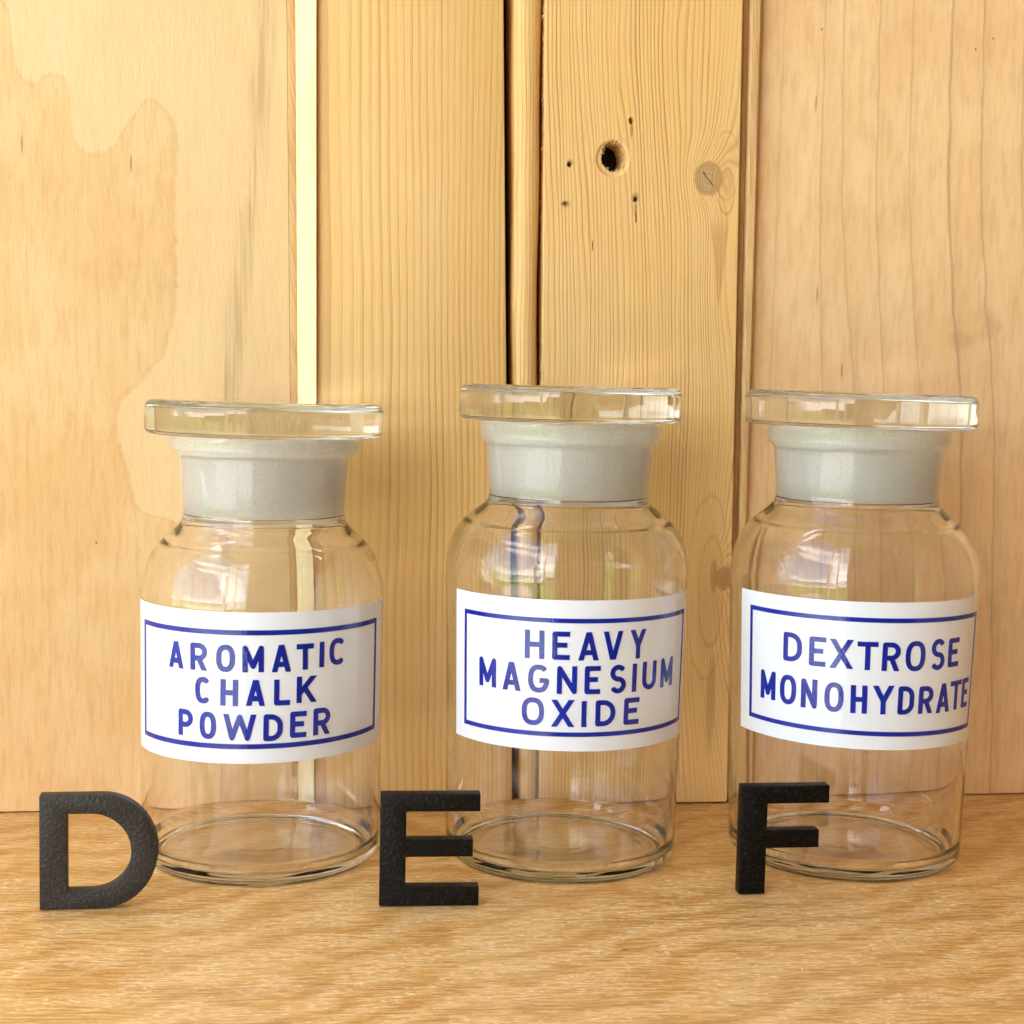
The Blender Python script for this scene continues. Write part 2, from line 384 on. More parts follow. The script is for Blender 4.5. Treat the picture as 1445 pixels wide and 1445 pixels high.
# ------------------------------------------------------------------ the wooden back wall
wall = thing("wooden_wall", (0, 0, 0), "pale timber back wall of pine boards between two smooth plywood sheets", "wall")
ZT = 700.0
def xz(x0, x360): return lambda z: x0 + (x360 - x0) * z / 360.0
L_strip, L_ch, L_ch2 = xz(-79.7, -86.2), xz(-77.1, -82.7), xz(-69.8, -73.7)
L_gapL, L_gapR, L_beadR, L_gap2 = xz(16.2, 5.8), xz(19.8, 9.4), xz(28.1, 22.4), xz(29.3, 24.0)
L_pr, L_s1, L_s2 = xz(117.2, 111.9), xz(120.2, 115.5), xz(123.0, 120.6)
def board(name, fn, mat, bev=.4, z0=.6, zt=ZT):
    """fn(z) gives the plan outline at height z (mm)"""
    return obj(name, prism(fn(z0), fn(zt), z0, zt, bev), mat, wall, angle=.6)
p = board("plywood_panel", lambda z: [(-1200, 0), (L_strip(z) - .15, 0), (L_strip(z) - .15, 14), (-1200, 14)], ply("birch_ply_left", -1), .2)
p['label'] = "left plywood sheet with an irregular paler patch"
board("edge_strip", lambda z: [(L_strip(z), -.6), (L_ch(z) - .1, -.6), (L_ch(z) - .1, 14), (L_strip(z), 14)], strip_wood("strip_fine", (.72, .46, .20), (.55, .30, .10), .25), .15)
def chamf(z):
    a, b = L_ch(z), L_ch2(z); pts = [(a, 14), (a, -1.0)]
    for k in range(1, 6):
        t = k / 6; pts.append((a + (b - .9 - a) * t, -1.0 - 6.6 * t ** .8))
    pts += [(b - .3, -7.6), (b, -7.2), (b, 14)]
    return pts
board("edge_moulding", chamf, strip_wood("strip_pale", (.88, .74, .42), (.80, .62, .30)), 0.)  # pale colour also carries the sky light on this left-facing edge
p = board("plank", lambda z: [(L_ch2(z) + .15, -4.6), (L_gapL(z), -4.6), (L_gapL(z), 14), (L_ch2(z) + .15, 14)], pine_rings("pine_plank_left", 'left'), .5)
p['label'] = "broad straight-grained pine plank left of the dark gap"
# quarter-round bead
def bead(z):
    a, b = L_gapR(z), L_beadR(z); c = (a + b) / 2; r = (b - a) / 2; pts = [(b, 14), (a, 14)]
    for k in range(0, 17):
        t = PI - PI * k / 16; pts.append((c + r * math.cos(t), 1.0 - 6.2 * math.sin(t) ** .75 if 0 < k < 16 else 1.0))
    return pts
bm = bmesh.new(); rings = []
N = 60
for j in range(N + 1):
    z = .6 + (ZT - .6) * j / N; wv = .5 * math.sin(z * .023) + .3 * math.sin(z * .071 + 1); rings.append([bm.verts.new(((x + (wv if i > 1 else 0) * .8) * MM, y * MM, z * MM)) for i, (x, y) in enumerate(bead(z))])
for j in range(N):
    n = len(rings[j])
    for i in range(n): bm.faces.new((rings[j][i], rings[j][(i + 1) % n], rings[j + 1][(i + 1) % n], rings[j + 1][i]))
bm.faces.new(rings[0]); bm.faces.new(rings[-1][::-1]); bmesh.ops.recalc_face_normals(bm, faces=bm.faces)
p = obj("bead_moulding", bm, pine_rings("pine_bead", 'bead'), wall, angle=.7); p['label'] = "narrow rounded pine bead between two dark gaps"
# plank with holes
p = board("plank", lambda z: [(L_gap2(z), -4.8), (L_pr(z), -4.8), (L_pr(z), 14), (L_gap2(z), 14)], pine_rings("pine_plank_right", 'right'), .5)
p['label'] = "knotty pine plank with a round drilled hole"
def cutter(cx, cz, rx, rz, y0, y1, seg=40, rag=0., taper=1.):
    bm = bmesh.new(); A, B = [], []
    for k in range(seg):
        t = 2 * PI * k / seg; q = 1 + rag * (random.random() - .5)
        A.append(bm.verts.new(((cx + rx * q * math.cos(t)) * MM, y0 * MM, (cz + rz * q * math.sin(t)) * MM)))
        B.append(bm.verts.new(((cx + rx * q * taper * math.cos(t)) * MM, y1 * MM, (cz + rz * q * taper * math.sin(t)) * MM)))
    bm.faces.new(A); bm.faces.new(B[::-1])
    for k in range(seg): bm.faces.new((A[k], A[(k + 1) % seg], B[(k + 1) % seg], B[k]))
    bmesh.ops.recalc_face_normals(bm, faces=bm.faces)
    me = bpy.data.meshes.new("cut"); bm.to_mesh(me); bm.free(); o = bpy.data.objects.new("cut", me); COL.objects.link(o); return o
cuts = [cutter(55.6, 288.9, 7.9, 8.3, -4.9, -3.9, 48, 0, .82), cutter(56.0, 289.9, 5.5, 6.9, -8, 20, 44, .08, .9),
        cutter(63.3, 305.4, 1.1, 2.0, -8, 6, 12, .4, .6), cutter(36.4, 285.7, 1.1, 1.4, -8, 6, 12, .4, .6), cutter(34.9, 268.6, 1.6, 1.3, -8, -3.2, 12, .5, .6),
        cutter(66.2, 271.8, 1.3, 1.5, -8, 6, 12, .5, .6), cutter(66.8, 263.6, .42, 2.6, -8, 6, 8, .3), cutter(47.6, 250.9, .3, 2.4, -8, 2, 8, .3)]
for c in cuts:
    md = p.modifiers.new("b", 'BOOLEAN'); md.operation = 'DIFFERENCE'; md.object = c; md.solver = 'EXACT'
dg = bpy.context.evaluated_depsgraph_get(); dg.update()
me2 = bpy.data.meshes.new_from_object(p.evaluated_get(dg)); p.modifiers.clear(); old = p.data; p.data = me2; bpy.data.meshes.remove(old)
me2.polygons.foreach_set('use_smooth', [False] * len(me2.polygons))
for c in cuts: mm_ = c.data; bpy.data.objects.remove(c); bpy.data.meshes.remove(mm_)
# torn fibres along the right edge of the bead gap and round the drilled hole
bm = bmesh.new()
def sliver(a, b, w):
    a, b = Vector(a) * MM, Vector(b) * MM; d = (b - a).normalized(); s = d.cross(Vector((0, 1, 0))).normalized() * w * MM; t = Vector((0, -w * .7 * MM, 0))
    v = [bm.verts.new(q) for q in (a + s, a - s, a + t, b)]
    for f in ((0, 1, 3), (1, 2, 3), (2, 0, 3), (0, 2, 1)): bm.faces.new([v[i] for i in f])
for k in range(70):
    z = random.choice([random.uniform(182, 200), random.uniform(300, 360), random.uniform(180, 360)])
    x = L_gap2(z) + .1; ln = random.uniform(.6, 2.6)
    sliver((x, -4.5 + random.uniform(0, 3), z), (x - random.uniform(.3, 1.6), -4.6 + random.uniform(-.6, 2), z + random.choice((-1, 1)) * ln), random.uniform(.12, .3))
for k in range(30):
    t = random.uniform(0, 2 * PI); r = random.uniform(.95, 1.08); x, z = 56 + 5.5 * math.cos(t), 289.9 + 6.9 * math.sin(t)
    sliver((x, -4.3, z), (56 + 5.0 * r * .82 * math.cos(t + .1), -3.9 + random.uniform(-.4, 1.5), 289.9 + 6.2 * r * .82 * math.sin(t + .1)), random.uniform(.15, .4))
bmesh.ops.recalc_face_normals(bm, faces=bm.faces)
o = obj("torn_fibres", bm, strip_wood("torn_wood", (.80, .58, .30), (.62, .38, .16)), wall); o['kind'] = 'stuff'
# rebated edge, tongue, right sheet
sm = strip_wood("strip_brown", (.50, .29, .11), (.34, .17, .055), .1)
board("rebate", lambda z: [(L_pr(z) + .2, -1.6), (L_s1(z), -1.2), (L_s1(z), 14), (L_pr(z) + .2, 14)], sm, .25)
board("tongue", lambda z: [(L_s1(z) + .25, -3.4), (L_s1(z) + 1.2, -4.2), (L_s2(z) - .6, -4.4), (L_s2(z), -3.6), (L_s2(z), 14), (L_s1(z) + .25, 14)], strip_wood("strip_mid", (.70, .46, .20), (.52, .30, .11), .1), .1)
p = board("plywood_panel", lambda z: [(L_s2(z) + .3, 1.5), (1200, 1.5), (1200, 14), (L_s2(z) + .3, 14)], ply("birch_ply_right", 1), .2)
p['label'] = "right plywood sheet with thin dark growth lines"
obj("backing", box(-1200, 1200, 16, 40, -20, ZT), plain("dark_backing", (.02, .016, .012), .9), wall)  # added black sheet blocking light from behind so the gaps look dark

# ------------------------------------------------------------------ shelf
shelf = obj("shelf", box(-900, 900, -330, 15.5, -24, 0, 1.2), oak(), angle=.6)
tag(shelf, "warm golden oak shelf board carrying the jars and letters", "shelf")

# ------------------------------------------------------------------ bottles
SEG = 144
def fillet(pts):
    """pts: (r, z, fillet radius); returns a dense open profile"""
    out = []; n = len(pts)
    for i, (r, z, f) in enumerate(pts):
        P = Vector((r, z))
        if f <= 0 or i in (0, n - 1): out.append(P); continue
        A = (Vector(pts[i - 1][:2]) - P); B = (Vector(pts[i + 1][:2]) - P)
        la, lb = A.length, B.length; A.normalize(); B.normalize(); ang = A.angle(B)
        if ang > PI - .02: out.append(P); continue
        d = min(f / math.tan(ang / 2), la * .48, lb * .48); a, b = P + A * d, P + B * d
        K = 10 if f > 1.5 else 5
        for k in range(K + 1):
            t = k / K; out.append(a * (1 - t) ** 2 + P * 2 * t * (1 - t) + b * t * t)
    return out
def spline(pts, n=6):
    P = [Vector(p) for p in pts]; o = []
    for i in range(len(P) - 1):
        p0, p1, p2, p3 = P[max(i - 1, 0)], P[i], P[i + 1], P[min(i + 2, len(P) - 1)]
        for k in range(n):
            t = k / n; o.append(.5 * ((2 * p1) + (p2 - p0) * t + (2 * p0 - 5 * p1 + 4 * p2 - p3) * t * t + (-p0 + 3 * p1 - 3 * p2 + p3) * t ** 3))
    o.append(P[-1]); return o
def lathe(profile, matf=None):
    """profile starts and ends on the axis (r = 0); closed solid"""
    bm = bmesh.new(); rows = []
    for q in profile:
        if q[0] < 1e-6: rows.append([bm.verts.new((0, 0, q[1] * MM))])
        else: rows.append([bm.verts.new((q[0] * MM * math.cos(2 * PI * k / SEG), q[0] * MM * math.sin(2 * PI * k / SEG), q[1] * MM)) for k in range(SEG)])
    for i in range(len(rows) - 1):
        a, b = rows[i], rows[i + 1]; mi = matf(profile[i], profile[i + 1]) if matf else 0
        for k in range(SEG):
            k2 = (k + 1) % SEG
            if len(a) == 1 and len(b) == 1: continue
            if len(a) == 1: f = bm.faces.new((a[0], b[k2], b[k]))
            elif len(b) == 1: f = bm.faces.new((a[k], a[k2], b[0]))
            else: f = bm.faces.new((a[k], a[k2], b[k2], b[k]))
            f.material_index = mi
    bmesh.ops.recalc_face_normals(bm, faces=bm.faces)
    return bm
def make_bottle(loc, spec, gl, gg, label, group):
    b = thing("glass_bottle", loc, label, "bottle", group)
    Rb, Rt, zs = spec['Rb'], spec['Rt'], spec['zs']          # radius near the base / at the shoulder, shoulder start
    w = spec['wall']
    under = [(0, .8, 0), (26, .7, 3), (40, .4, 3), (42.5, 0, 1.0)]
    heel = [(Rb - 3.0, 0, 1.6), (Rb - .1, 2.4, 3.4), (Rb, 7.5, 3), (Rt, zs, 0)]
    out = fillet([(a, c, f) for a, c, f in under + heel])
    out += spline([(Rt, zs)] + spec['shoulder'])[1:]
    N0, N1, lipR, z_lip, z_top = spec['neck_r0'], spec['neck_r1'], spec['lip'], spec['zlip'], spec['ztop']
    out += fillet([spec['shoulder'][-1] + (0,), (N1, z_lip - 1.2, 1.0), (lipR - 1.2, z_lip + .3, .8), (lipR, z_lip + 1.6, .8), (lipR + .2, z_top - 1.5, 1.0), (lipR - 1.2, z_top, .9), (32.2, z_top, .8), (31.5, z_top - 1.5, .6)])[1:]
    zn = spec['zn']; ni = spec['ni']
    out += fillet([(31.5, z_top - 1.5, 0), (ni, zn - 1.0, 0)])[1:]
    inner = [(ni, zn - 1.0), (ni + .15, zn - 2.6)] + [(r - w - max(0, (34 - r)) * .02, z - 1.6 - (z - zs) * .03) for r, z in reversed(spec['shoulder'][:-4])] + [(Rt - w, zs)]
    out += spline(inner)[1:]
    out += fillet([(Rt - w, zs, 0), (Rb - w, 9, 4), (Rb - w - 2.2, 4.6, 3.2), (Rb - w - 7, 3.6, 4), (32, 3.4, 6), (20, 3.9, 8), (12, 4.3, 8), (0, 4.5, 0)])[1:]
    gz = zn - 1.0
    def mf(p, q):
        return 1 if (p[0] < 31.6 and q[0] < 31.6 and p[0] > 29 and min(p[1], q[1]) >= gz - .01 and p[1] > 100) else 0
    obj("body", lathe(out, mf), [gl, gg], b, angle=.9)
    # stopper: a thing of its own, seated in the neck
    s = thing("glass_stopper", (loc[0], loc[1], loc[2] + (z_top + .25) * MM), spec['slabel'], "stopper", "flat glass stoppers seated in the bottle necks")
    s.rotation_euler = (0, math.radians(spec['tilt']), 0)
    L, h = spec['L'], spec['h']
    dz = zn + 1.0 - z_top
    disc = fillet([(30.9, .02, .3), (L - .2, 0, 3.0), (L, h - .1, 4.6), (L - 9, h + .15, 3), (0, h - .3, 0)])
    pb = ni - .2
    plug = fillet([(0, -3.5, 0), (20, -3.5, 3), (26.4, -6, 3), (pb - 3.2, dz + 1.5, 1.2), (pb - 2.0, dz + .2, 1), (pb - .6, dz + .8, .8), (31.2, -1.4, 0)])
    prof = plug + disc
    def mf2(p, q): return 1 if (min(p[0], q[0]) > pb - 1.9 and max(p[1], q[1]) <= 0.03 and max(p[0], q[0]) < 31.6 and p[1] != q[1]) else 0
    obj("stopper", lathe(prof, mf2), [lidg, gg], s, angle=.9)
    return b

tint = (.46, .80, .60)
clear = glass("clear_glass", (.66, .66, .50), 3.0).m
lidg = glass("lid_glass", (.60, .80, .66), 2.6).m
green = glass("pale_green_glass", tint, 4.0).m
ggc = ground_glass("ground_glass_warm", (.8, .8, .7), .5)
ggg = ground_glass("ground_glass_green", (.8, .9, .8), .5)
GR = "stoppered apothecary bottles in a row on the shelf"
SP = [dict(Rb=47.0, Rt=47.5, zs=102, wall=2.2, shoulder=[(47.2, 108), (46.2, 113), (43.7, 120.5), (40.6, 125), (37.0, 128.6), (34.2, 131), (32.2, 133.8), (31.6, 137.5), (31.8, 144)], zn=137.5, ni=29.6, neck_r0=31, neck_r1=33.0, lip=36.8, zlip=160.5, ztop=167.0, L=46.5, h=13.4, tilt=.35,
           slabel="flat round stopper in the chalk powder bottle, the lowest and widest of the three"),
      dict(Rb=46.6, Rt=48.4, zs=112, wall=2.4, shoulder=[(48.35, 118), (47.6, 124), (45.6, 130), (42.6, 134.6), (39.0, 138), (35.6, 140.4), (33.0, 142.6), (31.9, 145.2), (31.9, 150)], zn=146.5, ni=30.0, neck_r0=31, neck_r1=33.4, lip=35.8, zlip=167.0, ztop=175.0, L=44.5, h=14.0, tilt=.05,
           slabel="flat round stopper seated in the heavy magnesium oxide bottle"),
      dict(Rb=47.0, Rt=49.9, zs=112, wall=2.6, shoulder=[(49.7, 118), (48.5, 124.5), (45.9, 131), (42.4, 135.6), (38.8, 138.8), (35.6, 141.4), (33.4, 143.8), (32.5, 146.4), (32.4, 151)], zn=147.0, ni=30.4, neck_r0=31, neck_r1=34.0, lip=36.6, zlip=167.5, ztop=174.9, L=46.4, h=13.8, tilt=.6,
           slabel="flat round stopper seated in the dextrose monohydrate bottle")]
LOC = [(-.09282, -.06357, .0006), (.02761, -.07076, .0006), (.1457, -.07717, .0006)]
LB = ["clear glass bottle labelled AROMATIC CHALK POWDER behind the black letter D",
      "pale green glass bottle labelled HEAVY MAGNESIUM OXIDE behind the black letter E",
      "pale green glass bottle labelled DEXTROSE MONOHYDRATE behind the black letter F"]

# ---- enamel labels: strokes drawn flat in (arc length, height) mm, then wrapped round the bottle
def clip(poly, axis, lim, keep_less):
    out = []
    for i in range(len(poly)):
        a, b = poly[i], poly[(i + 1) % len(poly)]
        ia = (a[axis] <= lim) if keep_less else (a[axis] >= lim); ib = (b[axis] <= lim) if keep_less else (b[axis] >= lim)
        if ia: out.append(a)
        if ia != ib:
            t = (lim - a[axis]) / (b[axis] - a[axis]); out.append((a[0] + (b[0] - a[0]) * t, a[1] + (b[1] - a[1]) * t))
    return out
def arc(cx, cy, rx, ry, a0, a1, n=10): return [(cx + rx * math.cos(math.radians(a0 + (a1 - a0) * k / n)), cy + ry * math.sin(math.radians(a0 + (a1 - a0) * k / n))) for k in range(n + 1)]
def glyph(c, w, h, t):
    """centre lines in a w x h box, stroke t; returns polylines"""
    i = t / 2; x0, x1, y0, y1 = i, w - i, i, h - i; m_ = h / 2; cx = w / 2
    rx, ry = (x1 - x0) / 2, (y1 - y0) / 2
    def oval(a0=0, a1=360, n=26):
        o = []
        for k in range(n + 1):
            q = math.radians(a0 + (a1 - a0) * k / n); cs, sn = math.cos(q), math.sin(q); e = .8
            o.append((cx + rx * math.copysign(abs(cs) ** e, cs), m_ + ry * math.copysign(abs(sn) ** e, sn)))
        return o
    d = .28 * h
    if c == 'A': return [[(x0, -.1 * h), (cx, y1 + .1 * h)], [(x1, -.1 * h), (cx, y1 + .1 * h)], [(w * .24, h * .28), (w * .76, h * .28)]]
    if c == 'B': return []
    if c == 'C': return [oval(48, 312)]
    if c == 'D':
        r = min(rx * 1.3, h * .42)
        return [[(x0, y0), (x0, y1), (x1 - r, y1)] + arc(x1 - r, y1 - r, r, r, 90, 0, 8) + arc(x1 - r, y0 + r, r, r, 0, -90, 8) + [(x0, y0)]]
    if c == 'E': return [[(x1 + i, y1), (x0, y1), (x0, y0), (x1 + i, y0)], [(x0, m_ + .02 * h), (x1, m_ + .02 * h)]]
    if c == 'G': return [oval(45, 352) + [(x1, m_ - .06 * h), (cx + .05 * w, m_ - .06 * h)]]
    if c == 'H': return [[(x0, 0), (x0, h)], [(x1, 0), (x1, h)], [(x0, m_), (x1, m_)]]
    if c == 'I': return [[(cx, 0), (cx, h)]]
    if c == 'K': return [[(x0, 0), (x0, h)], [(x0, h * .34), (x1 + i * .4, h * 1.1)], [(x0 + w * .3, h * .52), (x1 + i * .4, -.1 * h)]]
    if c == 'L': return [[(x0, h), (x0, y0), (w, y0)]]
    if c == 'M': return [[(x0, 0), (x0, y1), (cx, h * .22), (x1, y1), (x1, 0)]]
    if c == 'N': return [[(x0, 0), (x0, y1), (x1, y0), (x1, h)]]
    if c == 'O': return [oval()]
    if c == 'P':
        r = h * .24
        return [[(x0, 0), (x0, y1), (x1 - r, y1)] + arc(x1 - r, y1 - r, r, r, 90, -90, 12) + [(x0, y1 - 2 * r)]]
    if c == 'R':
        r = h * .23
        return [[(x0, 0), (x0, y1), (x1 - r, y1)] + arc(x1 - r, y1 - r, r, r, 90, -90, 12) + [(x0, y1 - 2 * r)], [(cx, y1 - 2 * r), (x1 + i * .2, -.08 * h)]]
    if c == 'S':
        r = h * .235 - i * .25; rw = rx; yt = y1 - r; yb = y0 + (m_ - y0) / 2; yt = y1 - (y1 - m_) / 2; ra = (y1 - m_) / 2
        return [arc(cx, yt, rw * .95, ra, 30, 270, 14)[:-1] + arc(cx, yb, rw, ra, 90, -150, 14)]
    if c == 'T': return [[(0, y1), (w, y1)], [(cx, 0), (cx, y1)]]
    if c == 'U': return [[(x0, h), (x0, y0 + rx)] + arc(cx, y0 + rx, rx, rx, 180, 360, 12) + [(x1, h)]]
    if c == 'V': return [[(x0, 1.1 * h), (cx, -.05 * h)], [(x1, 1.1 * h), (cx, -.05 * h)]]
    if c == 'W': return [[(x0, 1.05 * h), (w * .27, y0), (cx, y1), (w * .73, y0), (x1, 1.05 * h)]]
    if c == 'X': return [[(x0 - .05 * w, -.1 * h), (x1 + .05 * w, 1.1 * h)], [(x0 - .05 * w, 1.1 * h), (x1 + .05 * w, -.1 * h)]]
    if c == 'Y': return [[(x0 - .03 * w, 1.1 * h), (cx, m_ - .05 * h)], [(x1 + .03 * w, 1.1 * h), (cx, m_ - .05 * h)], [(cx, 0), (cx, m_ - .02 * h)]]
def ribbon_polys(lines, t, w, h):
    P = []
    for ln in lines:
        for k in range(len(ln) - 1):
            a, b = Vector(ln[k]), Vector(ln[k + 1]); d = b - a
            if d.length < 1e-6: continue
            n = Vector((-d.y, d.x)).normalized() * t / 2
            P.append([tuple(a - n), tuple(b - n), tuple(b + n), tuple(a + n)])
        for k in range(1, len(ln) - 1): P.append([(ln[k][0] + t / 2 * math.cos(q * PI / 5 + .1), ln[k][1] + t / 2 * math.sin(q * PI / 5 + .1)) for q in range(10)])
        if (Vector(ln[0]) - Vector(ln[-1])).length < 1e-6: P.append([(ln[0][0] + t / 2 * math.cos(q * PI / 5 + .1), ln[0][1] + t / 2 * math.sin(q * PI / 5 + .1)) for q in range(10)])
    out = []
    for q in P:
        for ax, lim, less in ((1, h, True), (1, 0, False), (0, w, True), (0, 0, False)):
            if len(q) >= 3: q = clip(q, ax, lim, less)
        if len(q) >= 3: out.append(q)
    return out
def union_mesh(bm, polys, wrap, thick):
    """2D union of polygons, cut into 1.5 mm columns, wrapped and given thickness"""
    vs, fs, es = [], [], []
    for q in polys:
        n0 = len(vs); vs += [Vector(v) for v in q]; fs.append(list(range(n0, n0 + len(q))))
    xs = [v.x for v in vs]; ys = [v.y for v in vs]; k = math.floor(min(xs) / 1.5) + 1
    while k * 1.5 < max(xs):
        n0 = len(vs); vs += [Vector((k * 1.5 + .013, min(ys) - .5)), Vector((k * 1.5 + .013, max(ys) + .5))]; es.append((n0, n0 + 1)); k += 1
    V, E_, F_, ov, oe, of = delaunay_2d_cdt(vs, es, fs, 0, 1e-5)
    tri = [f for f, o_ in zip(F_, of) if o_]
    used = sorted({i for f in tri for i in f}); top, bot = {}, {}
    for i in used:
        top[i] = bm.verts.new(wrap(V[i].x, V[i].y, thick)); bot[i] = bm.verts.new(wrap(V[i].x, V[i].y, 0))
    cnt = {}
    for f in tri:
        bm.faces.new([top[i] for i in f]); bm.faces.new([bot[i] for i in reversed(f)])
        for a, b in zip(f, f[1:] + f[:1]): cnt[(a, b)] = 1
    for (a, b) in cnt:
        if (b, a) not in cnt: bm.faces.new((top[b], top[a], bot[a], bot[b]))
def mask_of(i):
    sp = SP[i]; Rb, Rt, zs = sp['Rb'], sp['Rt'], sp['zs']
    def wrap(s, z, off):
        r = Rb + (Rt - Rb) * min(max((z - 7.5) / (zs - 7.5), 0), 1) + off; a = s / 47.5 - PI / 2
        return Vector((r * math.cos(a) * MM, r * math.sin(a) * MM, z * MM))
    return wrap
# each letter: glyph, left, right, bottom, top (mm round the glass and above the base)
TXT = [
 [('A',-37.9,-30.2,81.7,91.7),('R',-27.1,-20.1,81.8,92.0),('O',-16.6,-9.5,81.9,92.1),('M',-6.7,1.1,82.0,91.9),('A',3.7,11.2,82.0,92.1),('T',13.1,19.7,82.4,92.1),('I',22.0,24.0,82.8,92.4),('C',26.3,33.8,83.0,93.2),
  ('C',-25.0,-18.5,69.5,79.5),('H',-14.9,-8.3,69.3,79.2),('A',-5.6,1.8,69.5,79.2),('L',4.8,10.7,69.5,79.2),('K',13.2,21.2,70.0,79.9),('P',-32.7,-26.1,56.6,66.6),('O',-23.1,-16.5,56.3,66.6),('W',-13.8,-1.4,56.3,66.2),('D',1.0,8.1,56.2,66.3),('E',10.8,17.1,57.0,66.9),('R',19.9,27.0,57.2,67.4)],
 [('H',-23.3,-15.9,87.4,98.2),('E',-13.0,-6.5,87.4,98.1),('A',-3.6,4.5,87.3,98.0),('V',5.7,14.0,87.4,98.2),('Y',16.7,24.3,87.2,98.3),('M',-43.2,-35.1,74.6,85.8),('A',-32.4,-24.5,74.5,85.3),('G',-21.9,-13.9,74.6,85.3),('N',-11.0,-3.6,74.5,85.1),('E',-0.8,5.2,74.5,85.2),('S',8.9,15.6,74.4,85.4),('I',18.3,20.3,74.5,85.3),('U',23.1,30.3,74.7,85.6),('M',33.3,41.6,74.5,85.9),
  ('O',-24.1,-15.5,62.0,72.6),('X',-12.9,-4.1,61.9,72.2),('I',-1.6,0.3,62.0,71.9),('D',3.7,11.6,62.1,72.1),('E',15.2,22.0,62.0,72.3)],
 [('D',-42.5,-34.9,85.1,96.4),('E',-32.1,-25.9,84.5,95.9),('X',-24.5,-15.8,84.4,95.6),('T',-14.6,-7.1,84.3,95.2),('R',-5.7,1.1,84.2,95.2),('O',3.2,11.3,83.9,95.6),('S',13.9,20.6,83.8,96.0),('E',22.7,29.0,84.3,95.6),
  ('M',-53.1,-45.8,68.6,80.0),('O',-43.7,-36.8,68.1,79.7),('N',-34.8,-28.6,67.8,79.2),('O',-25.9,-18.9,67.4,78.9),('H',-16.3,-10.3,67.4,78.3),('Y',-8.6,-0.2,67.3,78.4),('D',1.1,7.6,67.2,78.2),('R',9.6,16.1,67.2,77.9),('A',17.7,25.3,66.8,78.2),('T',25.5,33.0,67.0,78.5),('E',33.8,39.3,66.9,78.6)]]
# label corners (s at left/right), bottom z, top z, slopes; border rectangle likewise
LAB = [dict(s=(-66.0, 62.5), z=(46.6, 103.8), tz=(103.9, 104.4), bz=(46.5, 49.0), b=(-56.6, 54.6), bt=(97.2, 98.0), bb=(52.4, 54.2), t=1.85, st=1.95),
       dict(s=(-58.8, 57.0), tz=(109.9, 109.9), bz=(52.6, 52.6), b=(-52.2, 52.2), bt=(103.0, 103.1), bb=(58.0, 58.4), t=1.7, st=1.9),
       dict(s=(-66.5, 47.0), tz=(110.3, 110.5), bz=(54.2, 52.8), b=(-59.8, 43.9), bt=(104.6, 104.2), bb=(59.8, 57.9), t=1.75, st=1.9)]
def enamel(name, c, c2, rough, bump):
    M = Mat(name); x, y, z = M.coords(); n = M.noise(x * .06, y * .06, z * .06, 3); M.color(M.mix(n.step(.35, .7), c, c2))
    M.rough(rough)
    if bump: M.bump(M.noise(x * .9, y * .9, z * .9, 2), bump)
    else: M.bump(M.noise(x * .12, y * .12, z * .05, 2), .0004, .35)
    return M.m
white_m = enamel("white_enamel", (.80, .85, .90), (.78, .83, .88), .10, 0)
blue_m = enamel("blue_enamel", (.0, .012, .27), (.0, .020, .35), .08, .00010)
blue_m.node_tree.nodes['Principled BSDF'].inputs['IOR'].default_value = 1.62

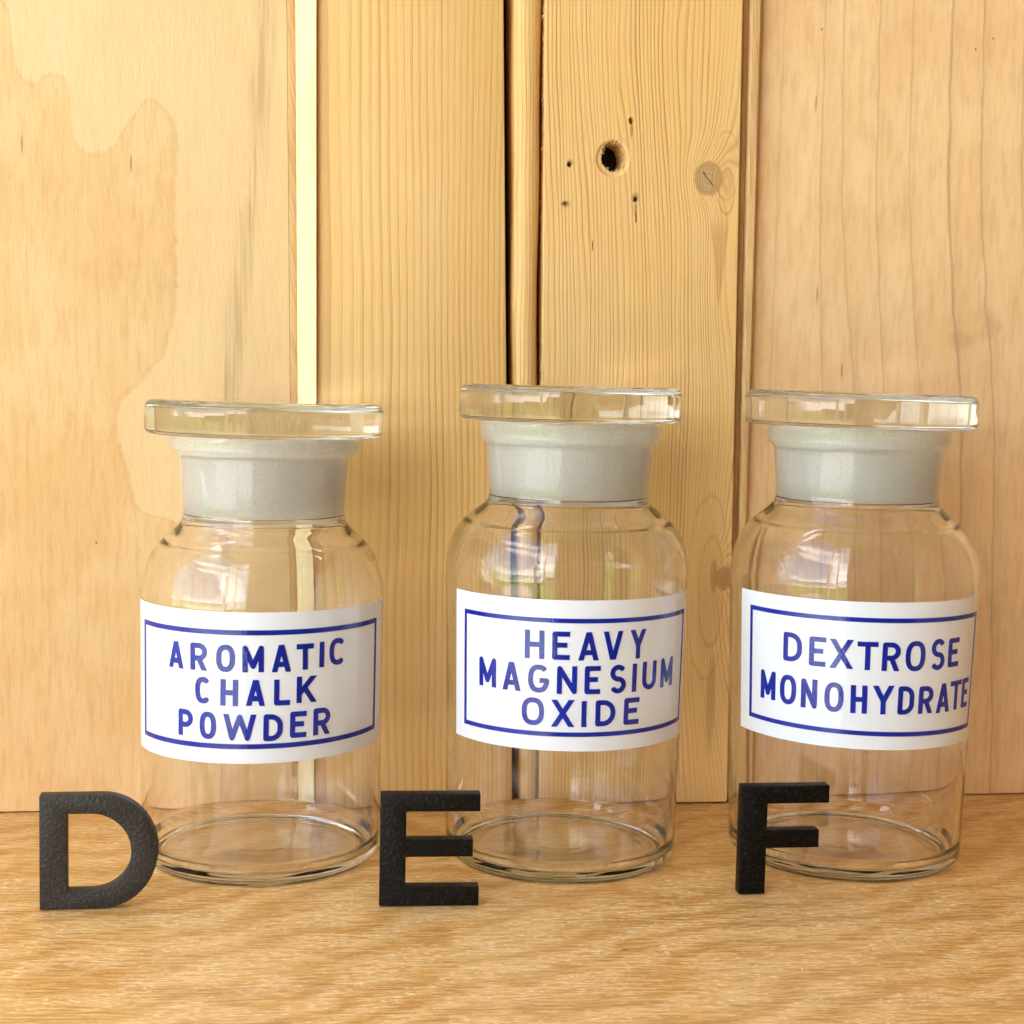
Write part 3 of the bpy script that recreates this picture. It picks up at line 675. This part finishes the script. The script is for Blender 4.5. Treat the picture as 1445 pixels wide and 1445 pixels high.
for i in range(3):
    b = make_bottle(LOC[i], SP[i], clear if i == 0 else green, ggc if i == 0 else ggg, LB[i], GR)
    wrap = mask_of(i); lb = LAB[i]
    bm = bmesh.new(); s0, s1 = lb['s']; N, Mz = 110, 12; rows = []
    def lz(s, v):
        t = (s - s0) / (s1 - s0); lo = lb['bz'][0] + (lb['bz'][1] - lb['bz'][0]) * t; hi = lb['tz'][0] + (lb['tz'][1] - lb['tz'][0]) * t
        return lo + (hi - lo) * v
    outer = [[bm.verts.new(wrap(s0 + (s1 - s0) * k / N, lz(s0 + (s1 - s0) * k / N, j / Mz), .30)) for j in range(Mz + 1)] for k in range(N + 1)]
    inner = [[bm.verts.new(wrap(s0 + (s1 - s0) * k / N, lz(s0 + (s1 - s0) * k / N, j / Mz), .04)) for j in range(Mz + 1)] for k in range(N + 1)]
    for k in range(N):
        for j in range(Mz):
            bm.faces.new((outer[k][j], outer[k + 1][j], outer[k + 1][j + 1], outer[k][j + 1])); bm.faces.new((inner[k][j], inner[k][j + 1], inner[k + 1][j + 1], inner[k + 1][j]))
        for j in (0, Mz): bm.faces.new((outer[k][j], outer[k + 1][j], inner[k + 1][j], inner[k][j]))
    for k in (0, N):
        for j in range(Mz): bm.faces.new((outer[k][j], outer[k][j + 1], inner[k][j + 1], inner[k][j]))
    bmesh.ops.recalc_face_normals(bm, faces=bm.faces)
    lab = obj("label", bm, white_m, b, angle=.7)
    # border frame
    x0, x1 = lb['b']; t = lb['t']; tv = t * .78
    def quad(a, c, tt):     # straight bar from a to c
        a, c = Vector(a), Vector(c); n = Vector((-(c - a).y, (c - a).x)).normalized() * tt / 2; return [tuple(a - n), tuple(c - n), tuple(c + n), tuple(a + n)]
    TL, TR, BL, BR = (x0, lb['bt'][0] - t / 2), (x1, lb['bt'][1] - t / 2), (x0, lb['bb'][0] + t / 2), (x1, lb['bb'][1] + t / 2)
    bm = bmesh.new()
    dx = tv / 2
    union_mesh(bm, [quad(TL, TR, t), quad(BL, BR, t), quad((x0 + dx, BL[1] - t / 2), (x0 + dx, TL[1] + t / 2), tv), quad((x1 - dx, BR[1] - t / 2), (x1 - dx, TR[1] + t / 2), tv)], lambda s, z, o_: wrap(s, z, .28 + o_), .22)
    bmesh.ops.recalc_face_normals(bm, faces=bm.faces)
    obj("border", bm, blue_m, lab, angle=.6)
    bm = bmesh.new()
    for (c, a, d, z0, z1) in TXT[i]:
        w, h = d - a, z1 - z0; st = lb['st'] * (1 if c != 'I' else 1)
        if c == 'I': w = st; a = (a + d) / 2 - st / 2
        an = random.uniform(-.012, .012)
        def wr(s, z, o_, a=a, z0=z0, an=an): return wrap(a + s + z * an, z0 + z - s * an, .28 + o_)
        union_mesh(bm, ribbon_polys(glyph(c, w, h, st), st, w, h), wr, .24)
    bmesh.ops.recalc_face_normals(bm, faces=bm.faces)
    o = obj("lettering", bm, blue_m, lab, angle=.6)
    o['label'] = ["blue lettering AROMATIC CHALK POWDER", "blue lettering HEAVY MAGNESIUM OXIDE", "blue lettering DEXTROSE MONOHYDRATE"][i]

# ------------------------------------------------------------------ black letters
def letter(name, outline, hole, loc, yaw, mat, label, thick=5.6):
    bm = bmesh.new()
    loops = [outline] + ([hole] if hole else [])
    vs, fs = [], []
    for lp in loops:
        n0 = len(vs); vs += [Vector(p_) for p_ in lp]; fs.append(list(range(n0, n0 + len(lp))))
    es = [(f[k], f[(k + 1) % len(f)]) for f in fs for k in range(len(f))]
    V, E_, F_, ov, oe, of = delaunay_2d_cdt(vs, [], fs, 1, 1e-5)
    tri = [f for f, o_ in zip(F_, of) if list(o_) and not (hole and 1 in o_)]
    fr = [bm.verts.new((v.x * MM, 0, v.y * MM)) for v in V]; bk = [bm.verts.new((v.x * MM, thick * MM, v.y * MM)) for v in V]
    cnt = {}
    for f in tri:
        bm.faces.new([fr[k] for k in f]); bm.faces.new([bk[k] for k in reversed(f)])
        for a, b in zip(f, f[1:] + f[:1]): cnt[(a, b)] = 1
    for (a, b) in cnt:
        if (b, a) not in cnt: bm.faces.new((fr[b], fr[a], bk[a], bk[b]))
    bmesh.ops.recalc_face_normals(bm, faces=bm.faces)
    bmesh.ops.dissolve_limit(bm, angle_limit=.01, verts=bm.verts, edges=bm.edges)
    sharp = [e for e in bm.edges if len(e.link_faces) == 2 and e.calc_face_angle(0) > .6]
    bmesh.ops.bevel(bm, geom=sharp, offset=.28 * MM, segments=2, affect='EDGES', profile=.5)
    o = obj(name, bm, mat, None, angle=.7); o.location = loc; o.rotation_euler = (0, 0, yaw)
    return tag(o, label, "letter", "freestanding black letters in front of the bottles")
def arcp(cx, cz, rx, rz, a0, a1, n): return [(cx + rx * math.cos(math.radians(a0 + (a1 - a0) * k / n)), cz + rz * math.sin(math.radians(a0 + (a1 - a0) * k / n))) for k in range(n + 1)]
H = 41.4
Dout = [(0, 0), (21.5, 0)] + arcp(21.5, 20.7, 19.6, 20.7, -90, 90, 28)[1:-1] + [(21.5, H), (0, H)]
Din = [(9.4, 6.6), (18.0, 6.6)] + arcp(17.6, 20.6, 14.2, 14.0, -88, 88, 22) + [(18.0, 34.6), (9.4, 34.6)]
letter("letter_d", Dout, Din, (-.1696, -.1265, 0.0003), .0, powder_black("powder_coat_brownish", (.022, .018, .014), (.040, .034, .027), .45, .4), "freestanding black capital D, leftmost of the letters, before the chalk bottle")  # coat browner and lighter than on the other letters
Eo = [(0, 0), (36.2, 0), (36.2, 7.0), (9.4, 7.0), (9.4, 18.2), (33.8, 18.2), (33.8, 24.6), (9.4, 24.6), (9.4, 35.0), (36.2, 35.0), (36.2, H), (0, H)]
letter("letter_e", Eo, None, (-.04945, -.13214, 0.0003), -.045, powder_black("powder_coat_black", (.004, .0035, .003), (.020, .016, .013), .2), "freestanding black capital E standing between the first two bottles")
Fo = [(0, 0), (10.0, 0), (10.0, 17.6), (30.4, 17.6), (30.4, 24.4), (10.0, 24.4), (10.0, 34.7), (33.9, 34.7), (33.9, H), (0, H)]
f = letter("letter_f", Fo, None, (.0861, -.1295, 0.0003), -.010, powder_black("powder_coat_speckled", (.002, .002, .002), (.020, .016, .010), .16), "freestanding black capital F before the dextrose bottle")
